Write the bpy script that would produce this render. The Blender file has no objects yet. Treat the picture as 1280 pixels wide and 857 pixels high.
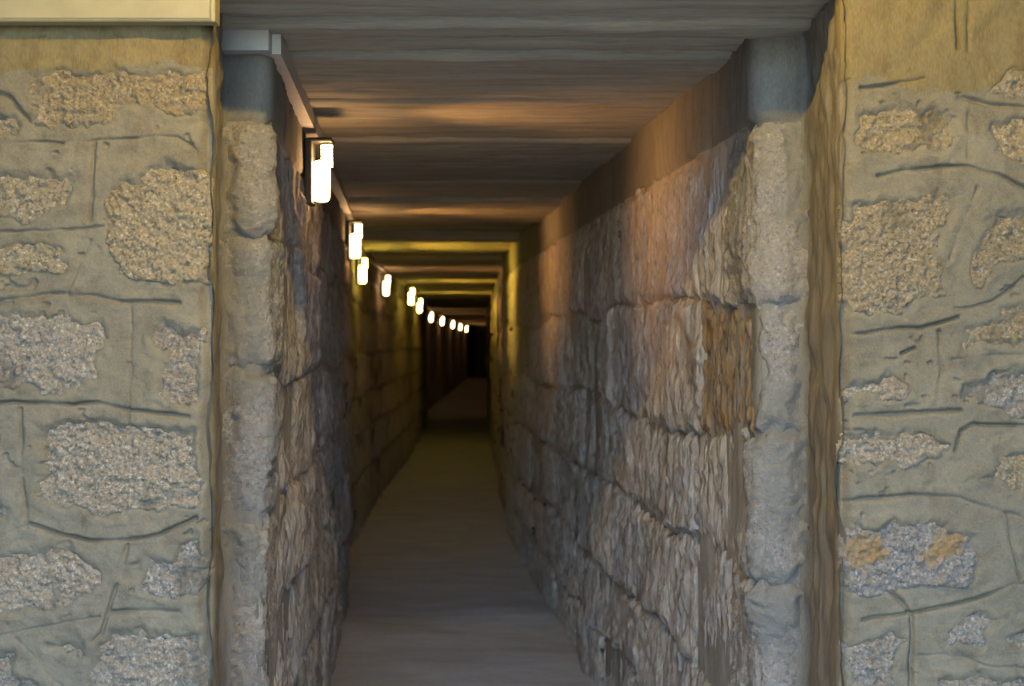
import bpy, math, random
import numpy as np
random.seed(7)

# ------------------------------------------------------------------ camera, sky, exposure
scene = bpy.context.scene
EYE = 1.39          # eye height above the tunnel floor
FPX = 1700.0        # focal length in pixels of the 1280 px wide frame
cam_data = bpy.data.cameras.new('camera')
cam = bpy.data.objects.new('camera', cam_data)
scene.collection.objects.link(cam)
cam.location = (0, 0, EYE)
cam.rotation_euler = (math.pi / 2, 0, 0)
cam_data.sensor_width = 36.0
cam_data.lens = 36.0 * FPX / 1280.0
cam_data.clip_start = 0.05
cam_data.dof.use_dof = True
cam_data.dof.focus_distance = 3.0
cam_data.dof.aperture_fstop = 5.0
scene.camera = cam

world = bpy.data.worlds.new('sky_world')
scene.world = world
world.use_nodes = True
wn = world.node_tree
wbg = wn.nodes['Background']
sky = wn.nodes.new('ShaderNodeTexSky')
sky.sky_type = 'NISHITA'
sky.sun_disc = False
sky.sun_elevation = math.radians(74)
sky.sun_rotation = math.radians(180)
sky.air_density = 1.3
sky.dust_density = 0.0
sky.ozone_density = 5.0
wn.links.new(sky.outputs[0], wbg.inputs['Color'])
SKY = 2.75
wbg.inputs['Strength'].default_value = SKY

sun_data = bpy.data.lights.new('sun', 'SUN')
sun_data.energy = 3.0
sun_data.angle = math.radians(0.5)
sun_data.color = (1.0, 0.93, 0.82)
sun = bpy.data.objects.new('sun', sun_data)
scene.collection.objects.link(sun)
sun.location = (0, -4, 12)
sun.rotation_euler = (math.radians(16), 0, 0)   # high sun on the ground between the added banks, kept off the wall by the unseen roof

PORCH_LAMP = 490.0          # ceiling lamp of the porch in front of the tunnel
TUNNEL_LAMP = 2.3          # watts of each wall lamp in the tunnel
GLASS = 38.0               # glow of its glass
scene.view_settings.view_transform = 'Standard'
scene.view_settings.look = 'None'
scene.view_settings.exposure = 0.0
scene.view_settings.gamma = 1.0
scene.view_settings.use_curve_mapping = False
scene.cycles.use_denoising = True
scene.cycles.max_bounces = 8
scene.cycles.diffuse_bounces = 5
scene.cycles.sample_clamp_indirect = 4.0

COL = scene.collection

# ------------------------------------------------------------------ helpers
def link(name, mesh, mat=None, parent=None):
    o = bpy.data.objects.new(name, mesh)
    COL.objects.link(o)
    if mat is not None and mesh is not None and not mesh.materials:
        mesh.materials.append(mat)
    if parent is not None:
        o.parent = parent
    return o

def tag(o, label, cat, group=None, kind=None):
    o['label'] = label
    o['category'] = cat
    if group: o['group'] = group
    if kind: o['kind'] = kind
    return o

def empty(name, loc=(0, 0, 0), rz=0.0):
    o = bpy.data.objects.new(name, None)
    o.empty_display_size = 0.1
    COL.objects.link(o)
    o.location = loc
    o.rotation_euler = (0, 0, rz)
    return o

def np_mesh(name, verts, quads, smooth=True):
    m = bpy.data.meshes.new(name)
    nv, nq = len(verts), len(quads)
    m.vertices.add(nv)
    m.vertices.foreach_set('co', np.ascontiguousarray(verts, dtype=np.float32).ravel())
    m.loops.add(nq * 4)
    m.loops.foreach_set('vertex_index', np.ascontiguousarray(quads, dtype=np.int32).ravel())
    m.polygons.add(nq)
    m.polygons.foreach_set('loop_start', np.arange(0, nq * 4, 4, dtype=np.int32))
    m.polygons.foreach_set('loop_total', np.full(nq, 4, dtype=np.int32))
    m.update(calc_edges=True)
    if smooth:
        m.polygons.foreach_set('use_smooth', np.ones(nq, dtype=bool))
    return m

def py_mesh(name, verts, faces, smooth=False):
    m = bpy.data.meshes.new(name)
    m.from_pydata(verts, [], faces)
    m.update()
    if smooth:
        for p in m.polygons: p.use_smooth = True
    return m

class MB:
    def __init__(self): self.v, self.f = [], []
    def box(self, x0, x1, y0, y1, z0, z1, b=0.0):
        n = len(self.v)
        if b <= 0:
            self.v += [(x0,y0,z0),(x1,y0,z0),(x1,y1,z0),(x0,y1,z0),(x0,y0,z1),(x1,y0,z1),(x1,y1,z1),(x0,y1,z1)]
            self.f += [tuple(n+i for i in q) for q in ((0,3,2,1),(4,5,6,7),(0,1,5,4),(1,2,6,5),(2,3,7,6),(3,0,4,7))]
            return self
        # chamfered box: 24 vertices
        cs = []
        for sx in (0, 1):
            for sy in (0, 1):
                for sz in (0, 1):
                    X, Y, Z = (x0, x1)[sx], (y0, y1)[sy], (z0, z1)[sz]
                    dx, dy, dz = (b if sx == 0 else -b), (b if sy == 0 else -b), (b if sz == 0 else -b)
                    cs.append(((X, Y+dy, Z+dz), (X+dx, Y, Z+dz), (X+dx, Y+dy, Z)))
        idx = lambda sx, sy, sz, k: n + (sx*4+sy*2+sz)*3 + k
        for c in cs: self.v += list(c)
        F = self.f
        F.append((idx(0,0,0,0), idx(0,0,1,0), idx(0,1,1,0), idx(0,1,0,0)))
        F.append((idx(1,0,0,0), idx(1,1,0,0), idx(1,1,1,0), idx(1,0,1,0)))
        F.append((idx(0,0,0,1), idx(1,0,0,1), idx(1,0,1,1), idx(0,0,1,1)))
        F.append((idx(0,1,0,1), idx(0,1,1,1), idx(1,1,1,1), idx(1,1,0,1)))
        F.append((idx(0,0,0,2), idx(0,1,0,2), idx(1,1,0,2), idx(1,0,0,2)))
        F.append((idx(0,0,1,2), idx(1,0,1,2), idx(1,1,1,2), idx(0,1,1,2)))
        for a in (0, 1):
            for c in (0, 1):
                F.append((idx(a,c,0,0), idx(a,c,0,1), idx(a,c,1,1), idx(a,c,1,0)))
                F.append((idx(a,0,c,0), idx(a,0,c,2), idx(a,1,c,2), idx(a,1,c,0)))
                F.append((idx(0,a,c,1), idx(0,a,c,2), idx(1,a,c,2), idx(1,a,c,1)))
        for sx in (0, 1):
            for sy in (0, 1):
                for sz in (0, 1):
                    F.append((idx(sx,sy,sz,0), idx(sx,sy,sz,1), idx(sx,sy,sz,2)))
        return self
    def lathe(self, cx, cy, prof, seg=16):
        n = len(self.v)
        for (r, z) in prof:
            for k in range(seg):
                a = 2 * math.pi * k / seg
                self.v.append((cx + r*math.cos(a), cy + r*math.sin(a), z))
        for i in range(len(prof)-1):
            for k in range(seg):
                k2 = (k+1) % seg
                self.f.append((n+i*seg+k, n+i*seg+k2, n+(i+1)*seg+k2, n+(i+1)*seg+k))
        self.f.append(tuple(n+k for k in reversed(range(seg))))
        self.f.append(tuple(n+(len(prof)-1)*seg+k for k in range(seg)))
        return self
    def build(self, name, mat, parent=None, smooth=False):
        m = py_mesh(name, self.v, self.f, smooth)
        # consistent outward faces
        import bmesh
        bm = bmesh.new(); bm.from_mesh(m)
        bmesh.ops.recalc_face_normals(bm, faces=bm.faces); bm.to_mesh(m); bm.free()
        return link(name, m, mat, parent)

# numpy value noise -------------------------------------------------
def _h(ix, iy, seed):
    n = (ix.astype(np.int64) * 374761393 + iy.astype(np.int64) * 668265263 + seed * 1274126177) & 0xffffffff
    n = ((n ^ (n >> 13)) * 1274126177) & 0xffffffff
    n = n ^ (n >> 16)
    return (n & 0xffff) / 32767.5 - 1.0
def noise(x, y, seed=0):
    ix, iy = np.floor(x), np.floor(y)
    fx, fy = x - ix, y - iy
    fx = fx*fx*fx*(fx*(fx*6-15)+10); fy = fy*fy*fy*(fy*(fy*6-15)+10)
    a, b = _h(ix, iy, seed), _h(ix+1, iy, seed)
    c, d = _h(ix, iy+1, seed), _h(ix+1, iy+1, seed)
    return (a*(1-fx)+b*fx)*(1-fy) + (c*(1-fx)+d*fx)*fy
def fbm(x, y, seed=0, oct=4, gain=0.5):
    t, a = 0.0, 1.0
    for k in range(oct):
        t = t + a*noise(x*2**k + 17.3*k, y*2**k - 9.1*k, seed+k)
        a *= gain
    return t
def sstep(a, b, x):
    t = np.clip((x-a)/(b-a), 0, 1)
    return t*t*(3-2*t)

def poly_sd(px, py, poly):
    """signed distance, positive inside"""
    P = np.asarray(poly, float)
    d = np.full(px.shape, 1e9); ins = np.zeros(px.shape, bool)
    n = len(P)
    for i in range(n):
        ax, ay = P[i]; bx, by = P[(i+1) % n]
        ex, ey = bx-ax, by-ay
        L = ex*ex+ey*ey+1e-12
        t = np.clip(((px-ax)*ex+(py-ay)*ey)/L, 0, 1)
        d = np.minimum(d, (px-ax-t*ex)**2+(py-ay-t*ey)**2)
        c = ((ay > py) != (by > py))
        with np.errstate(divide='ignore', invalid='ignore'):
            xi = (bx-ax)*(py-ay)/(by-ay if by != ay else 1e-12)+ax
        ins ^= (c & (px < xi))
    d = np.sqrt(d)
    return np.where(ins, d, -d)
def line_dist(px, py, pts):
    d = np.full(px.shape, 1e9)
    for (ax, ay), (bx, by) in zip(pts[:-1], pts[1:]):
        ex, ey = bx-ax, by-ay
        L = ex*ex+ey*ey+1e-12
        t = np.clip(((px-ax)*ex+(py-ay)*ey)/L, 0, 1)
        d = np.minimum(d, (px-ax-t*ex)**2+(py-ay-t*ey)**2)
    return np.sqrt(d)

def grid_quads(nu, nv, keep=None, flip=False):
    i, j = np.meshgrid(np.arange(nu-1), np.arange(nv-1), indexing='ij')
    a = i*nv+j; b = (i+1)*nv+j; c = (i+1)*nv+j+1; d = i*nv+j+1
    q = np.stack([a, b, c, d], -1).reshape(-1, 4)
    if keep is not None:
        k = keep.ravel()
        q = q[k[q].all(1)]
    if flip: q = q[:, ::-1]
    return q
def compact(verts, quads):
    used = np.unique(quads)
    mp = np.full(len(verts), -1); mp[used] = np.arange(len(used))
    return verts[used], mp[quads]

# ------------------------------------------------------------------ procedural materials
def new_mat(name):
    m = bpy.data.materials.new(name); m.use_nodes = True
    nt = m.node_tree
    b = nt.nodes['Principled BSDF']
    return m, nt, b
def N(nt, t, **kw):
    n = nt.nodes.new(t)
    for k, v in kw.items(): setattr(n, k, v)
    return n
def noise_node(nt, vec, scale, detail=5, rough=0.6, dist=0.0):
    n = N(nt, 'ShaderNodeTexNoise')
    n.inputs['Scale'].default_value = scale
    n.inputs['Detail'].default_value = detail
    n.inputs['Roughness'].default_value = rough
    n.inputs['Distortion'].default_value = dist
    nt.links.new(vec, n.inputs['Vector'])
    return n.outputs['Fac']
def ramp(nt, fac, stops):
    r = N(nt, 'ShaderNodeValToRGB')
    el = r.color_ramp.elements
    while len(el) < len(stops): el.new(0.5)
    for e, (p, c) in zip(el, stops):
        e.position = p
        e.color = (c[0], c[1], c[2], 1) if not isinstance(c, (int, float)) else (c, c, c, 1)
    nt.links.new(fac, r.inputs['Fac'])
    return r.outputs['Color']
def mix(nt, fac, a, b, mode='MIX'):
    m = N(nt, 'ShaderNodeMix', data_type='RGBA', blend_type=mode)
    if isinstance(fac, (int, float)): m.inputs[0].default_value = fac
    else: nt.links.new(fac, m.inputs[0])
    for i, v in ((6, a), (7, b)):
        if isinstance(v, tuple): m.inputs[i].default_value = (*v, 1)
        else: nt.links.new(v, m.inputs[i])
    return m.outputs[2]
def coords(nt, scale=(1, 1, 1)):
    g = N(nt, 'ShaderNodeNewGeometry')
    mp = N(nt, 'ShaderNodeMapping')
    mp.inputs['Scale'].default_value = scale
    nt.links.new(g.outputs['Position'], mp.inputs['Vector'])
    return mp.outputs['Vector']
def bump(nt, b, fac, strength, dist, prev=None):
    n = N(nt, 'ShaderNodeBump')
    n.inputs['Strength'].default_value = strength
    n.inputs['Distance'].default_value = dist
    nt.links.new(fac, n.inputs['Height'])
    if prev is not None: nt.links.new(prev, n.inputs['Normal'])
    nt.links.new(n.outputs['Normal'], b.inputs['Normal'])
    return n.outputs['Normal']

def stone_material(name, dark, mid, light, ochre, ochre_amt, scale=(1, 1, 1), grain=150.0, smear=None, smear_at=0.50):
    m, nt, b = new_mat(name)
    v = coords(nt); vs = coords(nt, scale)
    g = noise_node(nt, vs, grain, 4, 0.7)
    c = ramp(nt, g, [(0.34, dark), (0.46, mid), (0.54, mid), (0.68, light)])
    big = noise_node(nt, vs, 14.0, 5, 0.65)
    c = mix(nt, ramp(nt, big, [(0.35, 0.0), (0.7, 0.55)]), c, mid)
    oi = N(nt, 'ShaderNodeObjectInfo')
    # stone-to-stone tint
    tint = ramp(nt, oi.outputs['Random'], [(0.0, (0.82, 0.80, 0.80)), (0.35, (1.0, 0.97, 0.93)), (0.7, (0.92, 0.94, 1.0)), (1.0, (1.12, 1.06, 1.0))])
    c = mix(nt, 1.0, c, tint, 'MULTIPLY')
    # iron stains
    och = noise_node(nt, v, 9.0, 4, 0.6, 0.6)
    c = mix(nt, ramp(nt, och, [(0.56 - 0.1*ochre_amt, 0.0), (0.66, 0.8*min(1, ochre_amt+0.2))]), c, ochre)
    if smear is not None:
        sm = noise_node(nt, coords(nt, (1, 1, 0.5)), 7.0, 5, 0.6)
        c = mix(nt, ramp(nt, sm, [(smear_at, 0.0), (smear_at+0.08, 0.85)]), c, smear)
    nt.links.new(c, b.inputs['Base Color'])
    b.inputs['Roughness'].default_value = 0.85
    b.inputs['Specular IOR Level'].default_value = 0.35
    n1 = bump(nt, b, noise_node(nt, vs, 120.0, 6, 0.75), 1.0, 0.009)
    bump(nt, b, g, 0.6, 0.003, n1)
    return m

M = {}
M['front_stone'] = stone_material('front_stone', (0.095, 0.076, 0.057), (0.34, 0.29, 0.22), (0.78, 0.71, 0.61), (0.26, 0.18, 0.09), 0.1, grain=150, smear=(0.175, 0.153, 0.115), smear_at=0.57)
M['ochre_stone'] = stone_material('ochre_stone', (0.09, 0.068, 0.042), (0.35, 0.285, 0.185), (0.72, 0.62, 0.46), (0.29, 0.20, 0.095), 0.3, grain=150, smear=(0.18, 0.15, 0.10), smear_at=0.57)
def stain_patches(mat, spots, col):
    nt = mat.node_tree; b = nt.nodes['Principled BSDF']
    base = b.inputs['Base Color'].links[0].from_socket
    v = coords(nt)
    nz = N(nt, 'ShaderNodeTexNoise'); nz.inputs['Scale'].default_value = 26.0; nz.inputs['Detail'].default_value = 5
    nt.links.new(v, nz.inputs['Vector'])
    vm = N(nt, 'ShaderNodeVectorMath', operation='MULTIPLY_ADD')
    nt.links.new(nz.outputs['Color'], vm.inputs[0]); vm.inputs[1].default_value = (0.07, 0.07, 0.07); nt.links.new(v, vm.inputs[2])
    for (x, y, z, rad) in spots:
        d = N(nt, 'ShaderNodeVectorMath', operation='DISTANCE')
        nt.links.new(vm.outputs[0], d.inputs[0]); d.inputs[1].default_value = (x+0.035, y+0.035, z+0.035)
        k = N(nt, 'ShaderNodeMapRange'); nt.links.new(d.outputs['Value'], k.inputs['Value'])
        k.inputs['From Min'].default_value = rad*0.75; k.inputs['From Max'].default_value = rad*1.15
        k.inputs['To Min'].default_value = 0.62; k.inputs['To Max'].default_value = 0.0
        base = mix(nt, k.outputs['Result'], base, col)
    nt.links.new(base, b.inputs['Base Color'])
M['stained_stone'] = stone_material('stained_stone', (0.095, 0.08, 0.065), (0.34, 0.31, 0.265), (0.76, 0.71, 0.64), (0.34, 0.24, 0.13), 0.0, grain=150)
_k = 2.70/1700.0
stain_patches(M['stained_stone'], [((1078-640)*_k, 2.70, 1.39+(428.5-688)*_k, 0.036), ((1098-640)*_k, 2.70, 1.39+(428.5-697)*_k, 0.024), ((1186-640)*_k, 2.70, 1.39+(428.5-676)*_k, 0.034), ((1166-640)*_k, 2.70, 1.39+(428.5-694)*_k, 0.026)], (0.40, 0.24, 0.08))
M['tunnel_stone'] = stone_material('tunnel_stone', (0.15, 0.137, 0.127), (0.40, 0.37, 0.34), (0.66, 0.63, 0.585), (0.28, 0.17, 0.08), 0.2, scale=(1, 1, 0.16), grain=90)
M['brown_stone'] = stone_material('brown_stone', (0.09, 0.07, 0.05), (0.29, 0.22, 0.15), (0.50, 0.43, 0.35), (0.30, 0.16, 0.05), 0.8, scale=(1, 1, 0.16), grain=90)
M['jamb_stone'] = stone_material('jamb_stone', (0.17, 0.155, 0.14), (0.34, 0.315, 0.285), (0.53, 0.505, 0.47), (0.27, 0.22, 0.13), 0.1, grain=110, smear=(0.25, 0.245, 0.225))

def mortar_material(name, base, dark, vscale=(1, 1, 1)):
    m, nt, b = new_mat(name)
    v = coords(nt, vscale)
    c = ramp(nt, noise_node(nt, v, 6.0, 6, 0.6), [(0.3, tuple(x*0.80 for x in base)), (0.5, base), (0.70, tuple(x*1.22 for x in base))])
    c = mix(nt, ramp(nt, noise_node(nt, v, 22.0, 6, 0.65, 0.4), [(0.48, 0.0), (0.68, 0.8)]), c, dark)
    c = mix(nt, 0.25, c, ramp(nt, noise_node(nt, v, 260.0, 2, 0.5), [(0.3, tuple(x*0.5 for x in base)), (0.7, tuple(x*1.4 for x in base))]))
    nt.links.new(c, b.inputs['Base Color'])
    b.inputs['Roughness'].default_value = 0.9
    b.inputs['Specular IOR Level'].default_value = 0.25
    n1 = bump(nt, b, noise_node(nt, v, 30.0, 6, 0.6), 0.35, 0.008)
    bump(nt, b, noise_node(nt, v, 240.0, 3, 0.6), 0.3, 0.002, n1)
    return m
M['mortar'] = mortar_material('mortar', (0.175, 0.151, 0.106), (0.108, 0.088, 0.06))
M['render'] = mortar_material('ochre_render', (0.175, 0.138, 0.070), (0.11, 0.08, 0.038), (1, 1, 0.35))
M['tunnel_mortar'] = mortar_material('tunnel_mortar', (0.30, 0.28, 0.25), (0.15, 0.12, 0.09), (1, 1, 0.25))
M['concrete'] = mortar_material('ceiling_concrete', (0.39, 0.355, 0.28), (0.21, 0.18, 0.135), (0.10, 1.6, 1))
M['floor'] = mortar_material('packed_floor', (0.40, 0.41, 0.42), (0.32, 0.315, 0.31), (0.35, 1, 1))
M['earth'] = mortar_material('dry_earth', (0.24, 0.23, 0.18), (0.18, 0.17, 0.12))
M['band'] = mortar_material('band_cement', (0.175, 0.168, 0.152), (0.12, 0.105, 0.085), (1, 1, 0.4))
M['grass'] = mortar_material('dry_grass', (0.30, 0.26, 0.12), (0.22, 0.19, 0.08))
M['reveal'] = mortar_material('reveal_mortar', (0.19, 0.168, 0.132), (0.10, 0.08, 0.056), (1, 1, 0.12))

def flat_mat(name, col, rough=0.5, spec=0.5, metal=0.0, wear=0.06):
    m, nt, b = new_mat(name)
    v = coords(nt)
    c = ramp(nt, noise_node(nt, v, 18.0, 5, 0.6), [(0.3, tuple(x*(1-2*wear) for x in col)), (0.7, tuple(min(1, x*(1+wear)) for x in col))])
    nt.links.new(c, b.inputs['Base Color'])
    b.inputs['Roughness'].default_value = rough
    b.inputs['Specular IOR Level'].default_value = spec
    b.inputs['Metallic'].default_value = metal
    return m
M['cream'] = flat_mat('cream_plastic', (0.31, 0.265, 0.15), 0.45)
M['grey_plastic'] = flat_mat('grey_plastic', (0.42, 0.42, 0.42), 0.5)
M['black'] = flat_mat('black_plastic', (0.018, 0.017, 0.016), 0.5)
M['plaster'] = flat_mat('porch_plaster', (0.20, 0.19, 0.17), 0.9, 0.2)

def glow(name, col, strength):
    m, nt, b = new_mat(name)
    b.inputs['Base Color'].default_value = (0.85, 0.85, 0.82, 1)
    b.inputs['Roughness'].default_value = 0.3
    b.inputs['Emission Color'].default_value = (*col, 1)
    b.inputs['Emission Strength'].default_value = strength
    return m
M['glow_warm'] = glow('lit_glass_warm', (1.0, 0.55, 0.22), GLASS)
M['glow_yellow'] = glow('lit_glass_yellow', (1.0, 0.72, 0.10), GLASS * 1.3)
M['glow_porch'] = glow('lit_tube', (1.0, 0.66, 0.14), PORCH_LAMP)

# ------------------------------------------------------------------ plan of the place
YF = 2.70      # face of the front wall
YJ = 3.10      # face of the recessed jambs
CEIL = EYE + 0.71
TOP = 2.70     # unseen porch roof
SF = FPX / YF
def front(px, py):         # a pixel of the front wall -> (X, Z) on its plane
    return ((px-640)/SF, EYE + (428.5-py)/SF)
def fpoly(pts): return [front(*p) for p in pts]

LEFT_PLAN = [(-0.60, 2.70), (-0.665, 3.10), (-0.56, 3.10), (-0.903, 7.5), (-0.985, 7.58), (-1.13, 9.8), (-1.21, 12.6), (-1.24, 16.0), (-1.34, 20.0), (-1.72, 28.0), (-1.76, 50.0), (-1.6, 60.0)]
RIGHT_PLAN = [(0.655, 2.70), (0.675, 3.10), (0.56, 3.10), (0.04, 9.0), (-0.06, 11.0), (-0.13, 13.5), (-0.28, 19.0), (-0.52, 28.0), (-0.86, 50.0), (-0.6, 60.0)]

class Path:
    def __init__(self, pts, side, radii):
        out = [np.array(pts[0], float)]
        for i in range(1, len(pts)-1):
            a, p, c = (np.array(pts[k], float) for k in (i-1, i, i+1))
            r = radii.get(i, 0.0)
            if r <= 0: out.append(p); continue
            d1 = (a-p)/np.linalg.norm(a-p); d2 = (c-p)/np.linalg.norm(c-p)
            for t in np.linspace(0, 1, 9):
                out.append((1-t)**2*(p+d1*r)+2*t*(1-t)*p+t*t*(p+d2*r))
        out.append(np.array(pts[-1], float))
        P = np.array(out)
        seg = np.linalg.norm(np.diff(P, axis=0), axis=1)
        s = np.concatenate([[0], np.cumsum(seg)])
        ss = np.unique(np.concatenate([np.arange(0, s[-1], 0.01), s]))
        X, Y = np.interp(ss, s, P[:, 0]), np.interp(ss, s, P[:, 1])
        w = 0.012
        xa, xb = np.interp(ss-w, s, P[:, 0]), np.interp(ss+w, s, P[:, 0])
        ya, yb = np.interp(ss-w, s, P[:, 1]), np.interp(ss+w, s, P[:, 1])
        dx, dy = xb-xa, yb-ya
        L = np.hypot(dx, dy)
        self.s, self.X, self.Y = ss, X, Y
        self.nx, self.ny = side*dy/L, -side*dx/L
        self.len = s[-1]
        self.side = side
        self.s_jamb = s[np.argmin(np.hypot(P[:, 0]-pts[1][0], P[:, 1]-pts[1][1]))]
        self.s_corner = s[np.argmin(np.hypot(P[:, 0]-pts[2][0], P[:, 1]-pts[2][1]))]
    def at(self, s, z, h):
        X = np.interp(s, self.s, self.X)+np.interp(s, self.s, self.nx)*h
        Y = np.interp(s, self.s, self.Y)+np.interp(s, self.s, self.ny)*h
        return np.stack([X, Y, z+0*X], -1)
    def s_of_y(self, y):
        k = self.s > self.s_corner+0.06
        return float(np.interp(y, self.Y[k], self.s[k]))
    def point(self, y):
        s = self.s_of_y(y)
        return np.array([np.interp(s, self.s, self.X), y])
PL = Path(LEFT_PLAN, 1, {1: 0.03, 2: 0.045, 3: 0.03, 4: 0.03})
PR = Path(RIGHT_PLAN, -1, {1: 0.03, 2: 0.05})

# ------------------------------------------------------------------ floor, roof, outside
def heightfield(name, xs, ys, zf, mat, parent=None):
    X, Y = np.meshgrid(xs, ys, indexing='ij')
    V = np.stack([X, Y, zf(X, Y)], -1).reshape(-1, 3)
    return link(name, np_mesh(name, V, grid_quads(len(xs), len(ys))), mat, parent)
fl = heightfield('floor', np.arange(-2.6, 2.61, 0.05), np.concatenate([np.arange(0.0, 12, 0.05), np.arange(12, 61, 0.5)]),
                 lambda X, Y: 0.012*fbm(X*1.3, Y*2.0, 3, 4)+0.004*fbm(X*3, Y*14, 5, 3)-0.002, M['floor'])
tag(fl, 'dark grey packed floor running down the tunnel', 'floor', kind='structure')
gr = heightfield('ground', np.arange(-30, 30.1, 1.0), np.arange(-42, 0.1, 0.5), lambda X, Y: -0.03+0.05*fbm(X*.4, Y*.4, 8, 3)*np.clip(-Y-0.3, 0, 1), M['grass'])
tag(gr, 'dry grass ground outside the tunnel porch', 'ground', kind='structure')

roof = MB().box(-2.6, 2.6, 0.3, 3.2, TOP, TOP+0.2).build('unseen_porch_roof', M['plaster'])  # unseen roof, reaching back far enough to cut high skylight on the front wall
tag(roof, 'unseen roof slab over the porch, its edge set to limit the skylight', 'ceiling', kind='structure')
for sgn, side in ((-1, 'left'), (1, 'right')):
    w = MB().box(min(sgn*1.38, sgn*1.6), max(sgn*1.38, sgn*1.6), 0.3, 2.68, -0.05, TOP).build('unseen_porch_wall_' + side, M['plaster'])  # unseen side walls, set close in to narrow the daylight reaching the front wall
    tag(w, 'unseen %s side wall of the porch, drawn in to narrow the daylight' % side, 'wall', kind='structure')

for sgn, side in ((-1, 'left'), (1, 'right')):
    zs_ = np.linspace(-0.1, 3.4, 15); ys_ = np.arange(-9, 0.5, 0.35)
    Yb, Zb = np.meshgrid(ys_, zs_, indexing='ij')
    Xb = sgn*(1.42+0.25*Zb/3.4+0.10*fbm(Yb*1.3, Zb*1.3, 41+sgn, 4))  # unseen banks added to keep wide-angle skylight off the front wall
    bk = link('added_bank', np_mesh('added_bank', np.stack([Xb, Yb, Zb], -1).reshape(-1, 3), grid_quads(len(ys_), len(zs_), flip=sgn > 0)), M['earth'])
    tag(bk, 'unseen bank added on the %s to block sky from the side' % side, 'added bank', kind='structure')

# ------------------------------------------------------------------ tunnel ceiling of cast slabs
ceil = empty('ceiling', (0, 3, CEIL))
tag(ceil, 'low grey brown ceiling of rough concrete slabs laid across the tunnel', 'ceiling', kind='structure')
edges = [2.70, 3.0, 3.14, 3.33, 3.80, 3.98, 4.73, 5.34, 5.95, 6.56]
rng = random.Random(11)
while edges[-1] < 58: edges.append(edges[-1]+rng.choice([0.32, 0.42, 0.55, 0.6]) * (1 if edges[-1] < 20 else 2))
drops = [0.0, 0.008, 0.0, 0.010, 0.002, 0.0, 0.012, 0.004, 0.010, 0.034]
for i, (y0, y1) in enumerate(zip(edges[:-1], edges[1:])):
    ym = 0.5*(y0+y1)
    if y1 < 3.2: xl, xr = -0.66, 0.67
    else: xl, xr = PL.point(max(ym, 3.3))[0]-0.12, PR.point(max(ym, 3.3))[0]+0.12
    nx, ny = (70, max(5, int((y1-y0)/0.02))) if ym < 8 else (12, 4)
    g = 0.004
    us = np.linspace(xl, xr, nx); vs = np.linspace(y0+g, y1-g, ny)
    X, Y = np.meshgrid(us, vs, indexing='ij')
    drop = drops[i] if i < len(drops) else rng.choice([0.0, 0.03, 0.008, 0.038])
    e = np.minimum(Y-y0-g, y1-g-Y)
    Z = CEIL-drop+0.004*fbm(X*1.5, Y*22, i, 4)+0.003*fbm(X*9, Y*30, i+50, 3)+0.012*(1-sstep(0, 0.018, e))+rng.uniform(-0.01, 0.01)*(Y-ym)
    V = np.stack([X, Y, Z], -1).reshape(-1, 3)
    q = grid_quads(nx, ny, flip=True)
    # top of the slab: four corners and skirts
    ids = np.arange(nx*ny).reshape(nx, ny)
    ring = np.concatenate([ids[:, 0], ids[-1, 1:], ids[-2::-1, -1], ids[0, -2:0:-1]])
    Vt = V[ring].copy(); Vt[:, 2] = CEIL+0.14
    n0 = len(V); k = np.arange(len(ring)); k2 = (k+1) % len(ring)
    sk = np.stack([ring[k], ring[k2], n0+k2, n0+k], -1)
    c4 = [n0, n0+nx-1, n0+nx-1+ny-1, n0+nx-1+ny-1+nx-1]
    link('slab', np_mesh('slab', np.concatenate([V, Vt]), np.concatenate([q, sk, [c4]])), M['concrete'], None).parent = ceil
    o = ceil.children[-1] if False else None
for o in [o for o in bpy.data.objects if o.name.startswith('slab')]:
    o.location = (0, -3, -CEIL)      # meshes are in world coordinates; undo the parent's offset
hill = MB().box(-4, 4, 2.98, 60.2, CEIL+0.15, TOP+0.5).box(-4, -2.1, 2.98, 60.2, -0.1, CEIL+0.15).box(1.1, 4, 2.98, 60.2, -0.1, CEIL+0.15).build('hill', M['earth'])
tag(hill, 'earth packed over and around the tunnel', 'earth', kind='structure')
lin = MB().box(-0.66, 0.70, 2.70, 2.97, CEIL+0.012, TOP, 0.006).build('wall_lintel', M['plaster'])
tag(lin, 'plain concrete lintel over the tunnel mouth', 'lintel', kind='structure')
endw = MB().box(-2.2, 0.2, 59.6, 59.9, -0.1, CEIL+0.1).build('wall_end', M['tunnel_mortar'])
tag(endw, 'dark far end wall of the tunnel', 'wall', kind='structure')

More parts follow.
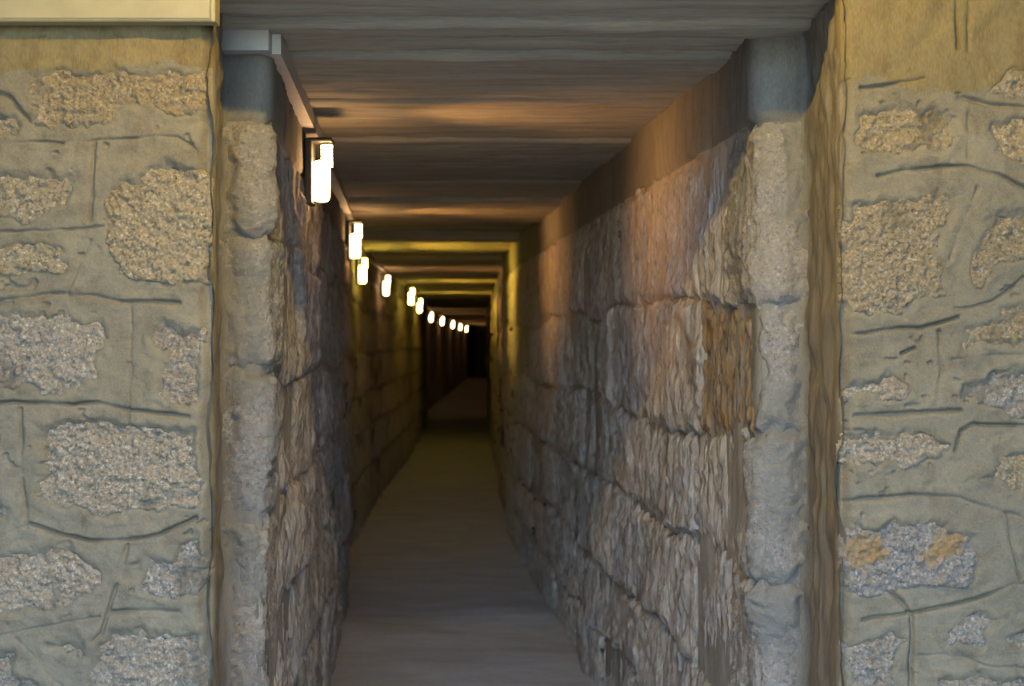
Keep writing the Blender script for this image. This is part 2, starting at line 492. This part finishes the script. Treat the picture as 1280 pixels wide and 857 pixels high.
# ------------------------------------------------------------------ stone patches
def stone_patch(name, poly, mapping, res, mat, parent, seed, base=0.0, tilt=0.0, rough=0.006, streak=0.0,
                edge=0.015, sink=0.02, jag=0.008, margin=0.012, flip=False, big=0.01, aniso=1.0):
    P = np.array(poly)
    u0, v0 = P.min(0)-margin; u1, v1 = P.max(0)+margin
    nu, nv = max(4, int((u1-u0)/res)+1), max(4, int((v1-v0)/res)+1)
    U, V = np.meshgrid(np.linspace(u0, u1, nu), np.linspace(v0, v1, nv), indexing='ij')
    sd = poly_sd(U, V, P)+jag*fbm(U*28, V*28, seed, 3)
    cv = 0.5*(v0+v1)
    h = base+tilt*(cv-V)/(v1-v0)*2
    h = h+big*fbm(U*6+seed, V*6, seed+3, 2)+rough*fbm(U*70, V*70*aniso, seed+7, 3, 0.7)-0.9*rough*sstep(0.35, 0.9, fbm(U*24, V*30*aniso, seed+9, 3, 0.6))
    if streak:
        h = h+streak*(1-2*np.abs(fbm(U*19+0.4*fbm(U*5, V*5, seed+12, 2), V*1.9, seed+11, 4, 0.68)))
        h = h-1.2*streak*sstep(0.55, 0.95, fbm(U*9, V*1.6, seed+14, 3))
    t = np.clip((sd+margin)/(margin+edge), 0, 1)
    h = -sink+(h+sink)*(t*(2-t) if edge > 0.02 else np.sqrt(1-(1-t)**2))
    keep = sd > -margin
    q = grid_quads(nu, nv, keep, flip)
    if len(q) == 0: return None
    verts, q = compact(mapping(U, V, h).reshape(-1, 3), q)
    return link(name, np_mesh(name, verts, q), mat, parent)

# ------------------------------------------------------------------ front walls, left and right of the tunnel mouth
L_ST = [
 ([(34,91),(101,88),(176,86),(250,95),(252,135),(237,144),(203,135),(169,134),(135,151),(71,159),(51,152),(44,125)], 'o'),
 ([(-40,136),(0,139),(20,149),(30,159),(20,168),(-40,172)], 'o'),
 ([(-50,222),(0,220),(30,218),(64,213),(88,218),(90,237),(81,254),(58,267),(30,274),(-50,280)], 'o'),
 ([(146,223),(176,217),(203,206),(217,199),(244,210),(256,225),(258,290),(258,352),(233,354),(190,352),(146,345),(142,320),(134,300),(135,250)], 'o'),
 ([(-40,317),(0,317),(30,305),(51,302),(78,307),(81,317),(74,336),(44,341),(-40,345)], 'o'),
 ([(-70,397),(0,397),(30,393),(51,398),(85,398),(102,405),(124,405),(127,416),(120,440),(117,470),(102,483),(75,486),(-70,488)], 'f'),
 ([(193,412),(203,399),(217,402),(230,415),(254,409),(257,425),(252,470),(250,500),(237,513),(203,497),(193,493),(203,470),(203,442),(193,422)], 'f'),
 ([(44,531),(78,527),(129,520),(149,532),(179,534),(210,541),(244,537),(248,560),(250,631),(217,635),(169,640),(135,651),(115,650),(91,635),(58,631),(47,618),(46,570)], 'f'),
 ([(-40,620),(0,625),(8,635),(5,648),(-40,650)], 'f'),
 ([(-60,700),(0,699),(34,689),(68,685),(88,680),(112,699),(129,716),(125,733),(95,751),(61,760),(34,763),(-60,768)], 'f'),
 ([(169,733),(183,716),(183,692),(210,696),(234,679),(250,665),(252,685),(257,716),(247,743),(210,743)], 'f'),
 ([(61,804),(78,797),(112,799),(112,821),(102,828),(68,814)], 'f'),
 ([(112,838),(118,801),(142,789),(176,784),(217,790),(250,790),(256,860),(254,900),(180,910),(112,905)], 'f'),
 ([(-60,815),(0,817),(17,819),(20,838),(37,848),(47,857),(50,890),(-60,900)], 'f'),
]
L_GR = [
 [(-120,182),(0,180),(50,178),(118,175),(190,170),(220,172),(240,180),(250,190)], [(118,178),(116,210),(110,276)],
 [(-10,112),(15,120),(30,140),(52,168)], [(-120,291),(0,290),(60,287),(127,283)], [(112,300),(98,330),(82,366)],
 [(-120,380),(0,376),(40,370),(60,367),(110,371),(165,376),(225,378)], [(164,376),(163,440),(162,530)],
 [(-120,500),(30,504),(120,504),(165,511),(237,520)], [(25,512),(28,560),(31,620),(33,658)],
 [(-100,690),(0,670),(33,658)], [(38,655),(80,667),(120,675),(150,675),(200,667),(245,647)], [(160,680),(155,700),(152,718)],
 [(-120,810),(0,793),(60,782),(125,770)], [(145,732),(138,755),(128,790),(118,800)], [(140,764),(180,764),(225,763)], [(20,797),(50,830),(80,857)],
]
R_ST = [
 ([(1068,169),(1074,146),(1102,139),(1142,134),(1169,135),(1190,146),(1196,166),(1183,183),(1146,190),(1102,195),(1088,193)], 'o'),
 ([(1234,115),(1257,91),(1300,82),(1330,125),(1257,125)], 'o'),
 ([(1237,176),(1240,159),(1267,152),(1330,152),(1330,200),(1250,200)], 'o'),
 ([(1058,260),(1068,250),(1098,250),(1146,244),(1173,234),(1196,244),(1193,271),(1176,300),(1178,348),(1183,368),(1149,378),(1135,392),(1098,395),(1064,395),(1058,380),(1056,314)], 'o'),
 ([(1234,261),(1250,256),(1290,268),(1310,300),(1280,321),(1264,324),(1237,341),(1223,353),(1211,344),(1217,321),(1234,287)], 'o'),
 ([(1207,436),(1210,412),(1250,398),(1264,388),(1320,384),(1320,422),(1257,426),(1223,430)], 'o'),
 ([(1058,490),(1068,480),(1108,470),(1139,476),(1135,490),(1112,498),(1085,493),(1060,497)], 'f'),
 ([(1203,480),(1230,470),(1264,461),(1320,458),(1325,515),(1257,520),(1234,510),(1207,500)], 'f'),
 ([(1054,541),(1081,544),(1129,539),(1156,544),(1183,558),(1176,574),(1149,584),(1112,582),(1068,587),(1056,577)], 'f'),
 ([(1210,599),(1237,591),(1250,570),(1267,560),(1320,555),(1320,612),(1264,614),(1244,604)], 'o'),
 ([(1056,696),(1061,665),(1074,658),(1105,657),(1122,653),(1159,658),(1190,658),(1217,669),(1223,702),(1217,726),(1176,736),(1142,733),(1108,736),(1081,748),(1056,733)], 's'),
 ([(1173,790),(1196,780),(1230,768),(1250,773),(1230,790),(1223,807),(1190,800)], 'f'),
 ([(1257,800),(1264,784),(1320,780),(1320,824),(1261,811)], 'f'),
 ([(1060,811),(1074,811),(1098,800),(1115,790),(1129,800),(1112,831),(1122,860),(1110,895),(1058,895)], 'f'),
 ([(1180,852),(1217,842),(1257,850),(1320,856),(1320,900),(1180,900)], 'f'),
]
R_GR = [
 [(1040,106),(1062,99)], [(1075,111),(1110,107),(1152,100)], [(1200,120),(1240,132),(1290,135),(1400,130)], [(1210,142),(1208,200)],
 [(1100,217),(1140,210),(1175,207),(1210,210),(1250,220),(1285,237),(1400,250)], [(1222,235),(1210,265),(1198,290),(1190,322)],
 [(1400,330),(1280,345),(1264,360),(1240,377),(1215,383),(1195,383)], [(1064,418),(1100,412),(1150,411),(1170,405),(1200,394)],
 [(1174,415),(1175,470),(1173,515)], [(1078,448),(1090,446),(1120,449)], [(1127,443),(1142,437)], [(1068,519),(1110,518),(1160,514),(1200,513)],
 [(1190,450),(1230,445),(1280,443),(1400,440)], [(1193,565),(1200,540),(1215,531),(1280,533),(1400,530)],
 [(1056,629),(1085,621),(1130,621),(1195,622),(1240,637),(1280,650),(1400,660)], [(1257,645),(1265,680),(1275,725)],
 [(1080,776),(1120,770),(1160,762),(1220,748),(1265,730),(1400,715)], [(1110,737),(1130,755),(1140,770),(1142,900)], [(1150,820),(1200,820),(1250,833),(1400,840)],
 [(1195,0),(1197,60)], [(1212,0),(1211,62)],
]
def extra_stones(x0, x1, z0, z1, taken, rs, n):
    """stones of the same wall beyond the frame"""
    out = []
    for _ in range(n*12):
        if len(out) >= n: break
        w, h = rs.uniform(0.10, 0.24), rs.uniform(0.07, 0.15)
        cx, cz = rs.uniform(x0+w/2, x1-w/2), rs.uniform(z0+h/2, z1-h/2)
        if any(abs(cx-a) < (w+c)/2+0.035 and abs(cz-b) < (h+d)/2+0.035 for a, b, c, d in taken): continue
        taken.append((cx, cz, w, h))
        pts = []
        for k in range(10):
            a = 2*math.pi*k/10
            ca, sa = math.cos(a), math.sin(a)
            f = 1/max(abs(ca), abs(sa))**0.75
            pts.append((cx+w/2*ca*f*rs.uniform(0.88, 1.0), cz+h/2*sa*f*rs.uniform(0.88, 1.0)))
        out.append((pts, 'f'))
    return out

def front_wall(name, xa, xb, zt, stones, grooves, label, seed, edge_x, edge_sign, band_px):
    polys = [(fpoly(p), k) for p, k in stones]
    grv = [fpoly(g) for g in grooves]
    rs = random.Random(seed)
    taken = []
    for p, k in polys:
        P = np.array(p); a, b = P.min(0), P.max(0)
        taken.append(((a[0]+b[0])/2, (a[1]+b[1])/2, b[0]-a[0], b[1]-a[1]))
    fx0, fz0 = front(0, 857); fx1, fz1 = front(1280, 0)
    view = ((fx0 if edge_sign > 0 else edge_x)+0, fz0, (edge_x if edge_sign > 0 else fx1), fz1)
    taken.append(((view[0]+view[2])/2, (view[1]+view[3])/2, view[2]-view[0], view[3]-view[1]))
    polys += extra_stones(xa+0.02, xb-0.02, 0.03, zt-0.05, taken, rs, 46)
    # finer columns in view, coarser beyond
    if edge_sign > 0:   # left wall: edge on its right side
        xs = np.concatenate([np.arange(xa, fx0-0.08, 0.02), np.arange(fx0-0.08, xb-0.0001, 0.0021), [xb]])
    else:
        xs = np.concatenate([np.arange(xa, fx1+0.08, 0.0021), np.arange(fx1+0.08, xb-0.0001, 0.02), [xb]])
    zs = np.concatenate([np.arange(-0.03, fz0-0.05, 0.015), np.arange(fz0-0.05, min(fz1+0.05, zt), 0.0021), np.arange(min(fz1+0.05, zt), zt+0.0001, 0.02)])
    X, Z = np.meshgrid(xs, zs, indexing='ij')
    h = 0.006*fbm(X*5, Z*5, seed, 4)+0.0022*fbm(X*30, Z*30, seed+9, 3)
    # trowel ledges
    wob = 0.006*fbm(X*18, Z*18, seed+21, 3)
    for gi, g in enumerate(grv):
        P = np.array(g)
        bb = (X > P[:, 0].min()-.05) & (X < P[:, 0].max()+.05) & (Z > P[:, 1].min()-.05) & (Z < P[:, 1].max()+.05)
        d = line_dist(X[bb]+wob[bb]*0.5, Z[bb]+wob[bb]*0.5, g)
        wd = 0.0022+0.0010*((gi*7) % 3)
        h[bb] += (-0.007-0.003*((gi*5) % 3))*np.clip(0.75+0.8*fbm(X[bb]*14, Z[bb]*14, seed+90+gi, 2), 0.12, 1.2)*np.exp(-(d/wd)**2)+0.0006*np.exp(-((d-0.012)/0.007)**2)
    # pits
    pit = fbm(X*42, Z*60, seed+31, 2)*0.75+0.35*noise(X*6, Z*6, seed+33)
    h -= 0.006*sstep(0.74, 0.95, pit)
    # arris towards the tunnel mouth and a rough eroded edge
    de = (edge_x-X)*edge_sign+0.006*fbm(Z*9, Z*0+seed, seed+40, 3)
    h -= 0.022*(1-sstep(0.0, 0.03, de))**2
    for i, (p, k) in enumerate(polys):
        P = np.array(p)
        bb = (X > P[:, 0].min()-.04) & (X < P[:, 0].max()+.04) & (Z > P[:, 1].min()-.04) & (Z < P[:, 1].max()+.04)
        if not bb.any(): continue
        sd = poly_sd(X[bb], Z[bb], P)+0.010*fbm(X[bb]*28, Z[bb]*28, seed*100+i, 3)
        h[bb] = h[bb]-0.010*sstep(-0.006, 0.016, sd)-0.03*sstep(0.012, 0.026, sd)+0.002*np.exp(-((sd+0.012)/0.009)**2)
    V = np.stack([X, YF-h, Z], -1).reshape(-1, 3)
    nu, nv = X.shape
    q = grid_quads(nu, nv)
    ids = np.arange(nu*nv).reshape(nu, nv)
    col = ids[-1] if edge_sign > 0 else ids[0]      # return of the wall beside the opening
    Vr = V[col].copy(); Vr[:, 1] = YF+0.06
    n0 = len(V); k = np.arange(nv-1)
    ret = np.stack([col[k], n0+k, n0+k+1, col[k+1]], -1)
    if edge_sign < 0: ret = ret[:, ::-1]
    w = link(name, np_mesh(name, np.concatenate([V, Vr]), np.concatenate([q, ret])), M['mortar'])
    w.data.materials.append(M['render'])
    qc = np.concatenate([V, Vr])[np.concatenate([q, ret])].mean(1)
    zline = front(0, band_px)[1]+0.020*fbm(qc[:, 0]*6, qc[:, 2]*6, seed+70, 5, 0.65)
    w.data.polygons.foreach_set('material_index', (qc[:, 2] > zline).astype(np.int32))
    tag(w, label, 'wall', kind='structure')
    mp = lambda U, W, hh: np.stack([U, YF-hh, W], -1)
    for i, (p, k) in enumerate(polys):
        P = np.array(p); inview = (P[:, 0].max() > fx0 and P[:, 0].min() < fx1 and P[:, 1].max() > fz0 and P[:, 1].min() < fz1)
        stone_patch('stone', p, mp, 0.0024 if inview else 0.014, {'o': M['ochre_stone'], 's': M['stained_stone'], 'f': M['front_stone']}[k], w, seed*100+i,
                    base=-0.001, tilt=0.005, rough=0.0048, edge=0.010, sink=0.03, jag=0.010, margin=0.010, big=0.004)
    return w
wfl = front_wall('wall_front_left', -2.4, -0.60, TOP, L_ST, L_GR, 'pale rubble stone wall with scored grey mortar left of the tunnel mouth', 3, -0.60, 1, 92)
wfr = front_wall('wall_front_right', 0.655, 2.4, TOP, R_ST, R_GR, 'yellowish rubble stone wall with scored mortar right of the tunnel mouth', 5, 0.655, -1, 108)

# ------------------------------------------------------------------ tunnel walls
BAND = EYE+0.51
def tunnel_wall(name, path, courses, first, label, seed):
    rs = random.Random(seed)
    side = path.side
    s_near = path.s_of_y(8.0)
    ss = np.concatenate([np.arange(0, 1.2, 0.008), np.arange(1.2, s_near, 0.02), np.arange(s_near, path.s_of_y(14), 0.08), np.arange(path.s_of_y(14), path.len, 0.3)])
    zs = np.concatenate([np.arange(-0.03, BAND-0.06, 0.02), np.arange(BAND-0.06, CEIL+0.03, 0.01)])
    S, Z = np.meshgrid(ss, zs, indexing='ij')
    bandline = BAND+0.018*fbm(S*2.2, S*0+1.7, seed, 3)
    up = sstep(-0.008, 0.012, Z-bandline)
    h_lo = -0.008+0.003*fbm(S*9, Z*4, seed+2, 4)+0.003*fbm(S*16, Z*2.2, seed+3, 4)
    h_up = 0.004+0.008*fbm(S*2.5, Z*2.5, seed+5, 3)+0.003*fbm(S*22, Z*6, seed+6, 3)
    h = h_lo*(1-up)+h_up*up
    # reveal and jamb edges: smeared with mortar in vertical trails
    rev = 1-sstep(path.s_jamb-0.01, path.s_jamb+0.03, S)
    h_rev = 0.005*fbm(S*26, Z*2.0, seed+8, 4)+0.009*fbm(S*12, Z*9, seed+9, 5, 0.6)
    h = h*(1-rev)+h_rev*rev
    V = path.at(S, Z, h).reshape(-1, 3)
    w = link(name, np_mesh(name, V, grid_quads(len(ss), len(zs), flip=(side < 0))), M['tunnel_mortar'])
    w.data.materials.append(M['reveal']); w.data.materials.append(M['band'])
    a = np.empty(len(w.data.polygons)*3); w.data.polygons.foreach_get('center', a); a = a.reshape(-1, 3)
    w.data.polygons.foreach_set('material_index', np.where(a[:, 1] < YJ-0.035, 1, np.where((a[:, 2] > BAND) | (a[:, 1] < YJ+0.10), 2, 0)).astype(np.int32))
    tag(w, label, 'wall', kind='structure')
    n = 0
    for ci in range(len(courses)-1):
        zt, zb = courses[ci], courses[ci+1]
        s = path.s_jamb+0.004
        k = 0
        while s < path.s_of_y(26.0) and n < 296:
            yc = float(np.interp(s, path.s, path.Y))
            if k == 0: s2 = path.s_corner+first[ci]
            else: s2 = s+(rs.uniform(0.30, 0.62) if yc < 7 else rs.uniform(0.5, 1.0) if yc < 12 else rs.uniform(1.0, 1.8))
            gap = 0.004
            jz = lambda s_: 0.040*float(fbm(np.array([s_*1.7+ci*5.1]), np.array([ci*3.3]), seed+60, 2)[0])
            jt = lambda s_: 0.040*float(fbm(np.array([s_*1.7+(ci-1)*5.1]), np.array([(ci-1)*3.3]), seed+60, 2)[0]) if ci > 0 else 0.0
            sk0, sk1 = rs.uniform(-0.05, 0.05) if k > 1 else 0, rs.uniform(-0.05, 0.05)
            zm = 0.5*(zt+zb)
            sm = 0.5*(s+s2)
            poly = [(s+gap, zb+gap+jz(s)), (sm, zb+gap+jz(sm)), (s2-gap, zb+gap+jz(s2)), (s2-gap+sk1, zm),
                    (s2-gap, zt-gap+jt(s2)), (sm, zt-gap+jt(sm)), (s+gap, zt-gap+jt(s)), (s+gap+sk0, zm)]
            res = 0.006 if yc < 4.5 else 0.010 if yc < 7 else 0.03 if yc < 11 else 0.08
            jamb = (k == 0)
            stone_patch('stone', poly, path.at, res, M['jamb_stone'] if jamb else M['brown_stone'] if (side < 0 and ci == 1 and k == 1) else M['tunnel_stone'], w, seed*1000+ci*50+k,
                        base=(rs.uniform(-0.006, 0.014)+0.004) if jamb else rs.uniform(-0.010, -0.004) if k == 1 else rs.uniform(-0.006, 0.014), tilt=rs.uniform(-0.006, 0.008),
                        rough=0.004 if jamb else 0.004, streak=0.003 if jamb else 0.009, edge=0.035 if jamb else 0.028, sink=0.024 if jamb else 0.028, jag=0.016,
                        margin=0.016 if res < 0.02 else res*0.7, flip=(side < 0), big=0.010, aniso=1.0 if jamb else 0.35)
            s = s2; k += 1; n += 1
    return w
LC = [BAND, EYE+0.27, EYE-0.09, EYE-0.39, EYE-0.67, EYE-1.0, -0.03]
RC = [BAND, EYE+0.116, EYE-0.215, EYE-0.54, EYE-0.87, EYE-1.14, -0.03]
wl = tunnel_wall('wall_left', PL, LC, [0.10, 0.30, 0.14, 0.22, 0.10, 0.3], 'rough grey stone left wall of the tunnel carrying the lamps', 21)
wr = tunnel_wall('wall_right', PR, RC, [0.26, 0.03, 0.10, 0.24, 0.12, 0.3], 'rough streaked grey stone right wall of the tunnel', 33)

# ------------------------------------------------------------------ cable trunking
def front_trunk():
    t = MB().box(-2.35, -0.583, YF-0.045, YF-0.004, EYE+0.628, EYE+0.70, 0.003).build('cable_trunking', M['cream'])
    tag(t, 'cream square cable trunking along the top of the left stone wall', 'cable trunking', 'cable trunking runs')
    lid = MB().box(-2.35, -0.59, YF-0.0475, YF-0.0448, EYE+0.633, EYE+0.695, 0.001).build('lid', M['cream'], t)
    cap = MB().box(-0.588, -0.579, YF-0.049, YF-0.004, EYE+0.626, EYE+0.702, 0.002).build('end_cap', M['cream'], t)
front_trunk()
def jamb_trunk():
    x0, x1 = -0.655, -0.545
    t = MB().box(x0, x1, YJ-0.052, YJ-0.006, EYE+0.656, EYE+0.706, 0.002).build('cable_trunking', M['grey_plastic'])
    tag(t, 'short grey trunking piece at the top of the left tunnel jamb', 'cable trunking', 'cable trunking runs')
jamb_trunk()
def tunnel_trunk():
    t = empty('cable_trunking', (-0.56, 3.12, EYE+0.656))
    tag(t, 'long tan trunking along the left wall just under the tunnel ceiling', 'cable trunking', 'cable trunking runs')
    ys = [3.09]+list(np.arange(5.0, 60, 2.0))
    for i, (a, b) in enumerate(zip(ys[:-1], ys[1:])):
        pts = [PL.point(max(a, 3.2)), PL.point(max(b-0.004, 3.2))]
        if a < 3.2: pts[0] = np.array([PL.point(3.25)[0]+0.0055*1.2, a])
        if a < 7.56 < b: seg = [a, 7.44, 7.6, b-0.004]
        else: seg = [a, b-0.004]
        P = [PL.point(y) if y > 3.2 else pts[0] for y in seg]
        v, f = [], []
        for p in P:
            for (dx, dz) in ((-0.004, 0), (0.040, 0), (0.040, 0.046), (-0.004, 0.046)):
                v.append((p[0]+dx+0.56, p[1]-3.12, dz))
        for k in range(len(P)-1):
            o = 4*k
            f += [(o, o+1, o+5, o+4), (o+1, o+2, o+6, o+5), (o+2, o+3, o+7, o+6), (o+3, o, o+4, o+7)]
        f += [(3, 2, 1, 0), tuple(4*(len(P)-1)+k for k in range(4))]
        link('trunking_length', py_mesh('trunking_length', v, f), M['grey_plastic'], t)
tunnel_trunk()

# ------------------------------------------------------------------ tunnel lamps
def lamp_meshes():
    z0 = -0.085
    plate = MB().box(0.0, 0.024, -0.05, 0.05, -0.105, 0.125, 0.004)
    cap = MB().box(0.004, 0.094, -0.05, 0.05, 0.112, 0.126, 0.004)
    body = MB().lathe(0.052, 0.0, [(0.016, -0.093), (0.024, -0.089), (0.029, -0.078), (0.030, -0.03), (0.030, 0.03), (0.027, 0.043), (0.022, 0.048)], 18)
    neck_prof = [(0.021, 0.030)]
    for i in range(4):
        zz = 0.048+i*0.012
        neck_prof += [(0.0205, zz), (0.0185, zz+0.004), (0.0185, zz+0.008)]
    neck_prof += [(0.021, 0.098), (0.020, 0.104)]
    neck = MB().lathe(0.070, 0.0, neck_prof, 16)
    holder = MB().lathe(0.070, 0.0, [(0.016, 0.104), (0.016, 0.113)], 12)
    return plate, cap, body, neck, holder
def build_lamp(y, dz, mat, label):
    p = PL.point(y)
    root = empty('wall_lamp', (p[0]+0.012+(0.06 if y == 15.0 else 0), y, EYE+0.518+dz), 0)
    root.scale = (0.88, 0.88, 0.88)
    tag(root, label, 'lamp', 'lamps along the left tunnel wall')
    if build_lamp.src is None:
        pl, cp, bd, nk, hd = lamp_meshes()
        build_lamp.src = [(n, x.build(n, m_, None, sm).data, m_) for n, x, m_, sm in (('mounting_plate', pl, M['black'], False), ('cap', cp, M['black'], False), ('lamp_holder', hd, M['black'], True), ('glass_jar', bd, None, True), ('glass_neck', nk, None, True))]
        for o in [o for o in bpy.data.objects if o.data in [s[1] for s in build_lamp.src]]: bpy.data.objects.remove(o)
    for n, me, m_ in build_lamp.src:
        if m_ is None:
            key = (n, mat.name)
            if key not in build_lamp.cache:
                c = me.copy(); c.materials.clear(); c.materials.append(mat); build_lamp.cache[key] = c
            me = build_lamp.cache[key]
        o = bpy.data.objects.new(n, me); COL.objects.link(o); o.parent = root
    key = 'beam_' + mat.name
    if key not in build_lamp.cache:
        ld = bpy.data.lights.new('lamp_beam', 'AREA')
        ld.shape = 'RECTANGLE'; ld.size = 0.13; ld.size_y = 0.045
        ld.energy = TUNNEL_LAMP * (2.1 if mat is Y_ else 1.0)
        ld.color = (1.0, 0.62, 0.07) if mat is Y_ else (1.0, 0.48, 0.14)
        ld.spread = math.radians(78)
        build_lamp.cache[key] = ld
    lo = bpy.data.objects.new('lamp_beam', build_lamp.cache[key]); COL.objects.link(lo); lo.parent = root
    lo.location = (0.0845, 0, -0.02); lo.rotation_euler = (0, -math.pi/2, 0)
    return root
build_lamp.src = None; build_lamp.cache = {}
W_, Y_ = M['glow_warm'], M['glow_yellow']
for y, dz, mt, lab in [
    (4.2, 0, W_, 'largest lit jar lamp on a black plate, nearest the tunnel mouth'),
    (7.0, 0, W_, 'white lit jar lamp, second from the tunnel mouth'),
    (9.7, -0.01, Y_, 'yellow haloed lit jar lamp, third from the tunnel mouth'),
    (12.4, 0, W_, 'lit jar lamp set apart, fourth from the tunnel mouth'),
    (15.0, -0.01, Y_, 'yellowish lit lamp, fifth from the tunnel mouth, upper of a touching pair'),
    (18.2, -0.025, Y_, 'yellowish lit lamp, sixth from the tunnel mouth, lower of a touching pair'),
    (27.5, 0, W_, 'small lit lamp standing alone, seventh from the tunnel mouth'),
    (32.5, 0, W_, 'tiny lit lamp, eighth from the tunnel mouth, leftmost of the farthest four'),
    (38.5, 0, W_, 'tiny lit lamp, ninth from the tunnel mouth, second of the farthest four'),
    (44.5, 0, W_, 'tiny lit lamp, tenth from the tunnel mouth, third of the farthest four'),
    (50.5, 0, W_, 'farthest tiny lit lamp, last at the dark end of the tunnel')]:
    build_lamp(y, dz, mt, lab)

# ------------------------------------------------------------------ porch ceiling lamp (lights the upper wall)
pl = empty('tube_lamp', (0.0, 1.65, TOP))
tag(pl, 'warm tube lamp on the porch ceiling before the tunnel', 'lamp')
MB().box(-0.33, 0.33, -0.05, 0.05, -0.035, 0.0, 0.004).build('housing', M['cream'], pl)
tb = MB()
prof = []
for k in range(13):
    a0 = 2*math.pi*k/12
n0 = 0
for x in (-0.30, 0.30):
    for k in range(12):
        a = 2*math.pi*k/12
        tb.v.append((x, 0.02*math.cos(a), -0.062+0.02*math.sin(a)))
for k in range(12):
    tb.f.append((k, (k+1) % 12, 12+(k+1) % 12, 12+k))
tb.f += [tuple(range(12)), tuple(range(12, 24))]
tb.build('tube', M['glow_porch'], pl, True)
for x in (-0.315, 0.315):
    MB().box(x-0.015, x+0.015, -0.022, 0.022, -0.086, -0.033, 0.003).build('tube_socket', M['cream'], pl)
